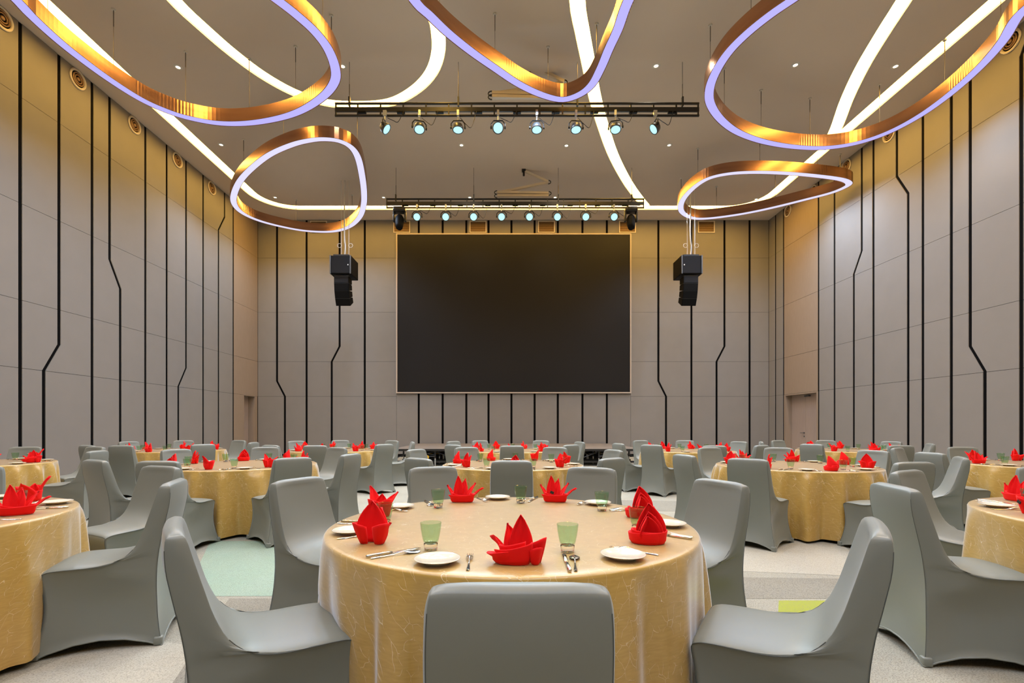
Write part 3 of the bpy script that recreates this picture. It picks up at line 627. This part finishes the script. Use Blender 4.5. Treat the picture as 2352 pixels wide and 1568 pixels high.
seam.tube([off(inner_pt(i, -1), (-.0006,0,0)) for i in range(i0, i1)]+[off(inner_pt(i1, s), (0,.0006,0)) for s in SS]+[off(inner_pt(i, 1), (.0006,0,0)) for i in range(i1-1, i0-1, -1)], .0016, 5)
for s in (-1, 1): seam.tube([off(outer_pt(i, s), (s*.0004,0,0)) for i in range(7, NP-1)], .0011, 5); seam.tube([off(inner_pt(i, s), (s*.0004,.0004,0)) for i in range(i1, NP-1)], .0013, 5)
seam_me = seam.mesh('seam', M['seam'])
hem = MB(); ring = [outer_pt(NP-1, s) for s in SS]+[None]
hl = [outer_pt(NP-1, s) for s in SS]; sideR = []
def side_hem(sg):
    p, q = Vector(inner_pt(NP-1, sg)), Vector(outer_pt(NP-1, sg)); out = []
    for v in VV:
        c = q.lerp(p, v); b = v*(1-v)*4; c.x += sg*(-.042*b*.6); c.z += .064*b; out.append(tuple(c))
    return out
hl += side_hem(1)[1:]+[inner_pt(NP-1, s) for s in SS[::-1]][1:]+side_hem(-1)[::-1][1:-1]
hem.tube([(x, y, max(z, .005)) for x, y, z in hl], .005, 6, True); hem_me = hem.mesh('hem', M['cover'], True)
pocket_mes = []
for sx in (-1, 1):
    for sy in (-1, 1):
        px_, py_ = (outer_pt(NP-1, sx) if sy < 0 else inner_pt(NP-1, sx))[:2]
        mb = MB().bevbox(px_-.022-.0185*sx, px_+.022-.0185*sx, py_-.022-.0195*sy, py_+.022-.0195*sy, .002, .05, .008)
        pocket_mes.append(mb.mesh('foot_pocket', M['cover'], True))
def place_chair(tx, ty, cx, cy, label, group):      # (tx, ty): floor point under the middle of the back's top edge; faces (cx, cy)
    f = Vector((cx-tx, cy-ty)).normalized(); rz = math.atan2(-f.x, f.y)
    o = thing('banquet_chair', label, 'chair', (tx+f.x*.31, ty+f.y*.31, 0), rz, group)
    ob('chair_cover', cover_me, o); ob('seam', seam_me, o); ob('hem', hem_me, o)
    for pm in pocket_mes: ob('foot_pocket', pm, o)
    return (tx+f.x*.31, ty+f.y*.31, rz)

# ------------------------------------------------------------------ tableware
plate_me = MB().lathe([(.001,.006),(.045,.006),(.060,.010),(.080,.0165),(.0835,.018),(.0835,.0195),(.080,.0195),(.060,.0135),(.045,.0095),(.001,.0085)][::1], 40)
plate_me = plate_me.lathe([(.048,.0065),(.048,.0005),(.044,.0005),(.044,.0065)], 40).mesh('plate', M['china'], True)
bowl_me = MB().lathe([(.001,.026),(.022,.0265),(.0285,.030),(.0325,.042),(.0365,.062),(.0405,.086),(.0425,.108),(.0415,.1095),(.0402,.108),(.0384,.086),(.0344,.062),(.0305,.043),(.0265,.0335),(.001,.0325)], 32).mesh('bowl', M['glass'], True)
base_me = MB().lathe([(.001,.001),(.0245,.001),(.0255,.003),(.028,.0255),(.0275,.026),(.001,.0255)], 28).mesh('base', M['clear_glass'], True)
def flat(outline, zf, th, name):         # symmetric flat piece: outline of (y, halfwidth), zf(y) height
    mb = MB(); rows = []
    for y, hw in outline: rows.append([(-hw, y, zf(y)), (-hw*.6, y, zf(y)+th*.8), (0, y, zf(y)+th), (hw*.6, y, zf(y)+th*.8), (hw, y, zf(y))])
    mb.grid(rows); mb.grid([[(x, y, z-(th*.3 if abs(x) < .9*max(1e-6, abs(r[0][0])) else 0)-.0006) for x, y, z in r] for r in rows], True)
    return mb
fk = flat(crom([(-.098,.003),(-.095,.006),(-.07,.0055),(-.02,.0032),(.015,.0028),(.03,.006),(.042,.0115),(.058,.0125)], 4), lambda y: .002+.012*math.exp(-((y-.03)/.035)**2), .003, 'fork')
for k in range(4):
    x = -.0105+.007*k; fk.tube([(x,.056,.0085),(x,.075,.005),(x,.098,.007)], [.0019,.0019,.0009], 6)
fork_me = fk.mesh('fork', M['steel'], True)
spoon_me = flat(crom([(-.098,.003),(-.095,.006),(-.07,.0055),(-.02,.003),(.02,.0028),(.032,.005),(.045,.0165),(.068,.0205),(.085,.017),(.095,.009),(.098,.002)], 4), lambda y: .003+.006*math.exp(-((y-.03)/.03)**2), .0028, 'spoon').mesh('spoon', M['steel'], True)
kn = MB().tube([(0,-.105,.005),(0,-.10,.005),(0,-.02,.0052),(0,.0,.0045)], [.004,.0075,.006,.004], 8)
kn.prism([(-.006,0),(.007,0),(.0095,.05),(.009,.10),(.003,.122),(-.005,.11),(-.006,.05)], lambda p, q, d: (p, q, d), .003, .0048); knife_me = kn.mesh('knife', M['steel'], True, normals=True)

# folded napkins
def petal(bx, by, az, H, W, lean, curl, cup, z0=0.0, twist=0, n=9, tipw=0):
    o_ = Vector((math.cos(az), math.sin(az), 0)); s_ = Vector((-math.sin(az), math.cos(az), 0)); rows = []
    for i in range(n+1):
        v = i/n; c = Vector((bx, by, z0))+o_*(lean*v+curl*v*v)*H+Vector((0,0,1))*(v-.15*abs(curl)*v*v)*H
        wd = W*max(.0, math.sin(PI*min(1, .25+.75*v)))**.85; row = []
        for j in range(9):
            u = -1+j/4; ss = s_*math.cos(twist*v)+o_*math.sin(twist*v)
            row.append(c+ss*wd*u-o_*cup*wd*(u*u)+o_*.004*math.sin(7*u+5*v))
        rows.append(row)
    return rows
def collar(a, b, h, tip, az0=0, gap=0.0, lip=.012, n=36, droop=0):
    rows = [[] for _ in range(6)]
    for j in range(n+1):
        t_ = az0+gap/2+(2*PI-gap)*j/n; c, s = math.cos(t_), math.sin(t_); k = 1+tip*max(0, math.cos(t_-PI))**6
        hh = h*(1+.25*math.cos(2*t_+.6))-droop*max(0, -s); fold = .004*math.sin(5*t_)
        for r_, (f, z) in enumerate(((.95, 0), (1.04+fold*4, hh*.35), (1.08, hh*.75), (1.06, hh), (.96, hh*1.02), (.86, hh*.55))): rows[r_].append((a*k*f*c, b*k*f*s, max(z, .0005)))
    return rows
def lobe(bx, by, az, H, r, lean=.25):
    rows = []
    for i in range(8):
        v = i/7; row = []
        for j in range(11):
            th = az-2.0+4.0*j/10; rr = r*(.55+.75*v-.25*v*v)*(1+.10*math.sin(3*j))
            row.append((bx+rr*math.cos(th)+math.cos(az)*lean*H*v, by+rr*math.sin(th)+math.sin(az)*lean*H*v, H*v+.012*math.cos(th-az)*v))
        rows.append(row)
    return rows
def napkin_mesh(parts):
    mb = MB()
    for rows in parts: mb.grid(rows)
    me = mb.mesh('napkin', M['napkin'], True)
    bm = bmesh.new(); bm.from_mesh(me); bmesh.ops.recalc_face_normals(bm, faces=bm.faces); bmesh.ops.solidify(bm, geom=bm.faces[:], thickness=.0028)
    zmin = min(q.co.z for q in bm.verts)
    for q in bm.verts: q.co.z += .001-zmin
    bm.to_mesh(me); bm.free(); me.polygons.foreach_set('use_smooth', [True]*len(me.polygons)); me.update(); return me
D = math.radians
def wrap(a0, a1, ra, rb, h0, h1, lean=.10, z0=0.0, roll=.008, cx=0, cy=0, n=20):     # a band of cloth wound round the foot, its upper edge turned over
    rows = [[] for _ in range(7)]
    for j in range(n+1):
        t_ = j/n; th = D(a0+(a1-a0)*t_); h = h0+(h1-h0)*t_; e = 1-.25*abs(2*t_-1)**4; c, s_ = math.cos(th), math.sin(th)
        for r_, (f, z) in enumerate(((.90,0), (1.0,.25), (1.03,.6), (1.0+lean,.92), (1.0+lean*.9,1.0), (.94+lean*.5,.96), (.86,.6))):
            k = f*e; rows[r_].append((cx+ra*k*c, cy+rb*k*s_, z0+h*z+roll*.3*math.sin(9*t_)*z))
    return rows
NAP = [
 napkin_mesh([petal(.012,.014,D(95),.165,.043,.03,.03,.30), petal(-.018,.018,D(120),.130,.040,.22,.10,.35), petal(-.034,.006,D(165),.095,.026,.42,.20,.4), petal(.006,.030,D(85),.120,.040,.05,.0,.3),
              wrap(165,318,.080,.052,.040,.078,.16), wrap(160,300,.066,.042,.058,.080,.10), wrap(-25,175,.070,.046,.050,.050), wrap(150,255,.092,.056,.030,.050,.25), lobe(.068,-.004,D(-30),.080,.027,.10), lobe(.060,-.030,D(-60),.052,.024,.05)]),
 napkin_mesh([wrap(-30,340,.080,.062,.042,.050,.06), wrap(150,400,.074,.056,.058,.052,.08), petal(.004,.030,D(95),.162,.062,.0,-.06,.75), petal(-.004,.012,D(100),.132,.055,-.02,-.10,.8), petal(-.016,-.006,D(115),.104,.050,.0,-.18,.8,.01), petal(.03,.01,D(60),.11,.035,.1,-.1,.6)]),
 napkin_mesh([wrap(180,350,.090,.044,.044,.052,.18), wrap(-10,190,.080,.040,.050,.045), wrap(190,330,.074,.036,.060,.040,.12), petal(-.026,.004,D(110),.165,.034,.04,.05,.30), petal(-.002,.0,D(65),.145,.036,.22,.08,.30), petal(.020,.0,D(30),.118,.030,.50,.12,.35), petal(.036,.0,D(10),.092,.024,.85,.15,.4), petal(-.048,.0,D(165),.105,.028,.45,.1,.35)]),
 napkin_mesh([petal(-.008,.012,D(100),.172,.062,.10,-.05,.35), petal(.008,.024,D(80),.140,.056,.18,.05,.3), lobe(-.030,-.010,D(222),.078,.034,.22), lobe(.032,-.012,D(-42),.078,.034,.22), wrap(-40,220,.058,.042,.062,.062), petal(.034,.004,D(10),.085,.030,.30,.2,.4), petal(-.036,.004,D(170),.085,.030,.30,.2,.4)]),
 napkin_mesh([petal(-.022,.012,D(140),.162,.038,.25,.14,.35), petal(.024,.012,D(35),.128,.050,.32,.25,.45), petal(.0,.022,D(90),.115,.045,.1,.0,.3), lobe(-.026,-.014,D(225),.086,.032,.10), lobe(.028,-.016,D(-45),.086,.032,.12), wrap(-40,220,.054,.042,.070,.070)]),
]
def put(name, parts, X, Y, Z, rz, label, cat, group):
    if len(parts) == 1: o = ob(name, parts[0][1], None, (X,Y,Z), rz)
    else:
        o = ob(name, None, None, (X,Y,Z), rz)
        for nm, me in parts: ob(nm, me, o)
    return tag(o, label, cat, group)

# ------------------------------------------------------------------ tables: centre, chairs (floor points, or pixel of the back's top edge), settings
TZ, TR = .757, .90
def ctop(px, py): Y = (CAMZ-.915)*F/(py-CY); return ((px-CX)*Y/F, Y)
SEAT = ['near','near left','left','far left','far right','right','near right']
TABLES = [
 ('front row centre', (.03,2.48), {0:(.03,1.03), 1:(-1.15,1.68), 2:(-1.33,3.10), 3:(-.59,3.96), 4:(.70,3.90), 5:(1.33,2.98), 6:(1.285,1.67)}, True),
 ('front row left', (-3.40,2.50), {5:(-2.05,3.0), 4:(-2.88,4.05), 3:(-4.42,4.0)}, True),
 ('front row right', (3.64,2.50), {2:(2.22,2.76), 3:(3.04,3.66), 4:(4.42,3.92)}, True),
 ('middle row centre', (.10,6.25), {0:(1175,1058), 1:(960,1047), 2:(955,1034), 3:(1071,1028), 4:(1275,1028), 5:(1410,1036), 6:(1406,1050)}, False),
 ('middle row left', (-3.38,6.20), {0:(363,1059), 1:(218,1050), 2:(404,1036), 3:(610,1028), 4:(775,1028), 5:(806,1036), 6:(673,1050)}, False),
 ('middle row far left', (-7.10,6.35), {3:(59,1029), 4:(220,1028), 5:(224,1035)}, False),
 ('middle row right', (3.62,6.05), {0:(2100,1062), 1:(1717,1049), 2:(1571,1036), 3:(1629,1029), 4:(1788,1029), 5:(2007,1037), 6:(2208,1052)}, False),
 ('middle row far right', (6.95,6.20), {2:(2136,1039), 3:(2060,1030), 4:(2210,1029)}, False),
 ('back row centre', (.12,9.80), {0:(1176,1023), 1:(1040,1020), 2:(1041,1016), 3:(1102,1012), 4:(1243,1012), 5:(1332,1016), 6:(1312,1021)}, False),
 ('back row left', (-3.47,9.90), {0:(724,1022), 1:(621,1020), 2:(680,1014), 3:(782,1012), 4:(901,1011), 5:(948,1013), 6:(883,1020)}, False),
 ('back row far left', (-6.75,9.90), {0:(278,1021), 1:(200,1020), 2:(295,1014), 3:(422,1012), 4:(549,1012), 5:(583,1014), 6:(467,1020)}, False),
 ('back row right', (3.70,9.80), {0:(1641,1025), 1:(1496,1022), 2:(1420,1016), 3:(1471,1013), 4:(1573,1012), 5:(1698,1015), 6:(1750,1021)}, False),
 ('back row far right', (7.0,9.90), {0:(2070,1024), 1:(1864,1022), 2:(1748,1016), 3:(1786,1012), 4:(1896,1012), 5:(2048,1016), 6:(8.19,9.3,0)}, False),
]
def on_circle(px, py, c, r):                 # the sight line through px meets the chair circle nearest the measured depth
    _, Ym = ctop(px, py); k = (px-CX)/F; a = k*k+1; b = -2*(k*c[0]+c[1]); q = c[0]**2+c[1]**2-r*r; dsc = b*b-4*a*q
    if dsc <= 0: Y = -b/(2*a)
    else: Y = min(((-b-math.sqrt(dsc))/(2*a), (-b+math.sqrt(dsc))/(2*a)), key=lambda y: abs(y-Ym))
    return (k*Y, Y)
def inframe(X, Y, Z, mx):
    if Y < .3: return False
    px, py = CX+F*X/Y, CY-F*(Z-CAMZ)/Y; return -mx < px < 2352+mx and py < 1568+mx
rnd = random.Random(11)
for ti, (tn, (cx, cy), seats, direct) in enumerate(TABLES):
    chairs = []
    for k, p in seats.items():
        q = p[:2] if direct or len(p) == 3 else on_circle(*p, (cx, cy), 1.56)
        chairs.append(place_chair(q[0], q[1], cx, cy, 'grey stretch covered chair, %s side of the %s table' % (SEAT[k], tn), 'grey chairs of the %s table' % tn))
    # table: board and legs under a gold cloth that reaches the floor
    t = thing('banquet_table', 'round %s table under a floor length gold satin cloth' % tn, 'table', (cx, cy, 0), 0, 'round banquet tables')
    MB().lathe([(.001,.725),(.885,.725),(.89,.73),(.89,.748),(.885,.752),(.001,.752)], 48).obj('tabletop', M['cream_metal'], t)
    for a in range(4): MB().tube([(.5*math.cos(a*PI/2+.7), .5*math.sin(a*PI/2+.7), .0), (.45*math.cos(a*PI/2+.7), .45*math.sin(a*PI/2+.7), .725)], .016, 6).obj('leg', M['dark_metal'], t)
    rf = random.Random(100+ti); nf = rf.randint(19, 21); N = 240; ph = [rf.uniform(0, 6.28) for _ in range(6)]
    def fold(th, v):                     # draped waves of uneven width and depth, leaning a little as they fall
        q = nf*th+.9*math.sin(2*th+ph[0])+.8*math.sin(3*th+ph[1])+.5*math.sin(5*th+ph[2])+.35*v*math.sin(4*th+ph[3])+ph[4]
        am = .105+.035*math.sin(3*th+ph[5])+.03*math.sin(7*th+ph[2])
        w_ = .5+.5*math.cos(q); return am*(w_**1.25)+.010*math.sin(2.6*q+ph[1])
    near_ = [(math.atan2(oy-cy, ox-cx), max(.925, math.hypot(ox-cx, oy-cy)-.262)) for ox, oy, _ in chairs]
    rows = []
    for r_ in (.001,.15,.35,.55,.72,.83,.875): rows.append([(r_*math.cos(2*PI*j/N), r_*math.sin(2*PI*j/N), TZ-.0006) for j in range(N+1)])
    rows.append([(.893*math.cos(2*PI*j/N), .893*math.sin(2*PI*j/N), TZ-.003) for j in range(N+1)])
    for r_, z_ in ((.899,.006),(.902,.011)): rows.append([(r_*math.cos(2*PI*j/N), r_*math.sin(2*PI*j/N), TZ-z_) for j in range(N+1)])
    NV = 20
    for i in range(NV+1):
        v = i/NV; z = TZ-.018-(TZ-.018-.012)*v; row = []
        for j in range(N+1):
            th = 2*PI*(j % N)/N; R = .903+.006*min(1, v*8)+v**.5*(fold(th, v)-.03)+.012*v+.004*math.sin(th*31+v*3)*v
            for tc, rl in near_:
                da = abs((th-tc+PI) % (2*PI)-PI)
                if da < .42: w_ = 1 if da < .26 else (.42-da)/.16; R = R+(.905+(R-.905)*min(1, (rl-.905)/.075)-R)*w_*w_*(3-2*w_)
            x, y = R*math.cos(th), R*math.sin(th); zz = z+(.014*(math.sin(th*3+ti)+1)*max(0, v-.8)*5)
            for (ox, oy, rz) in chairs:                        # the cloth is pushed in where a chair stands against it
                dx_, dy_ = cx+x-ox, cy+y-oy; lx = dx_*math.cos(rz)+dy_*math.sin(rz); ly = -dx_*math.sin(rz)+dy_*math.cos(rz)
                if abs(lx) < .30 and z < .53 and ly < .255:
                    kx = 1 if abs(lx) < .22 else (.30-abs(lx))/.08
                    kx *= min(1, (.53-z)/.10); ny = ly+(.255+(ly-.275)*.45-ly)*kx
                    x += -math.sin(rz)*(ny-ly); y += math.cos(rz)*(ny-ly)
            row.append((x, y, zz))
        rows.append(row)
    cl = MB().grid(rows, True).obj('tablecloth', M['cloth'], t, True, 1e-4, True)
    # place settings
    for k in range(7):
        ang = 2*PI*k/7+rnd.uniform(-.04,.04)*(ti > 0)
        o_ = Vector((-math.sin(ang), -math.cos(ang))); f = -o_; rt = Vector((f.y, -f.x)); rz = math.atan2(-f.x, f.y)
        def P(rad, s): q = Vector((cx, cy))+o_*rad+rt*s; return q.x, q.y
        seat = '%s seat of the %s table' % (SEAT[k], tn); j = lambda a: rnd.uniform(-a, a)
        X, Y = P(.73+j(.015), j(.02))
        if inframe(X, Y, TZ, 30):
            if ti == 0: v_, rr = [(0,0), (3,D(-8)), (4,D(0)), (2,0), (2,D(-12)), (1,D(10)), (1,D(-6))][k]
            else: v_, rr = rnd.randrange(5), rnd.uniform(-2.2, 2.2)
            kind = ('crown','mitre','fan','leaf','winged')[v_]
            np_ = put('napkin', [('napkin', NAP[v_])], X, Y, TZ, rr, 'red %s folded napkin, %s seat, %s table' % (kind, SEAT[k], tn), 'napkin', 'red napkins')
            if (ti, k) in ((2, 2), (0, 4)): MB().box(-.012,.012,-.002,.002,0,.016).xf(Matrix.Translation((-.02,-.055,.06)) @ Matrix.Rotation(.4, 4, 'Y')).obj('sewn_label', M['tag'], np_)
        X, Y = P(.585+j(.015), .215+j(.015))
        if inframe(X, Y, TZ, 20): put('tumbler', [('bowl', bowl_me), ('base', base_me)], X, Y, TZ, 0, 'green tinted glass tumbler at the %s' % seat, 'glass', 'green glass tumblers')
        X, Y = P(.735+j(.01), -.265+j(.015))
        if inframe(X, Y, TZ, 20): put('side_plate', [('plate', plate_me)], X, Y, TZ, 0, 'small cream side plate at the %s' % seat, 'plate', 'cream side plates')
        if ti < 8:
            X, Y = P(.735, -.16+j(.01))
            if inframe(X, Y, TZ, 10): put('fork', [('fork', fork_me)], X, Y, TZ, rz+j(.12), 'silver fork at the %s' % seat, 'fork', 'silver forks')
            X, Y = P(.745, .185+j(.01))
            if inframe(X, Y, TZ, 10): put('knife', [('knife', knife_me)], X, Y, TZ, rz+j(.08)+.05, 'silver knife at the %s' % seat, 'knife', 'silver knives')
            X, Y = P(.745, .225+j(.01))
            if inframe(X, Y, TZ, 10): put('spoon', [('spoon', spoon_me)], X, Y, TZ, rz+j(.08)-.05, 'silver spoon at the %s' % seat, 'spoon', 'silver spoons')
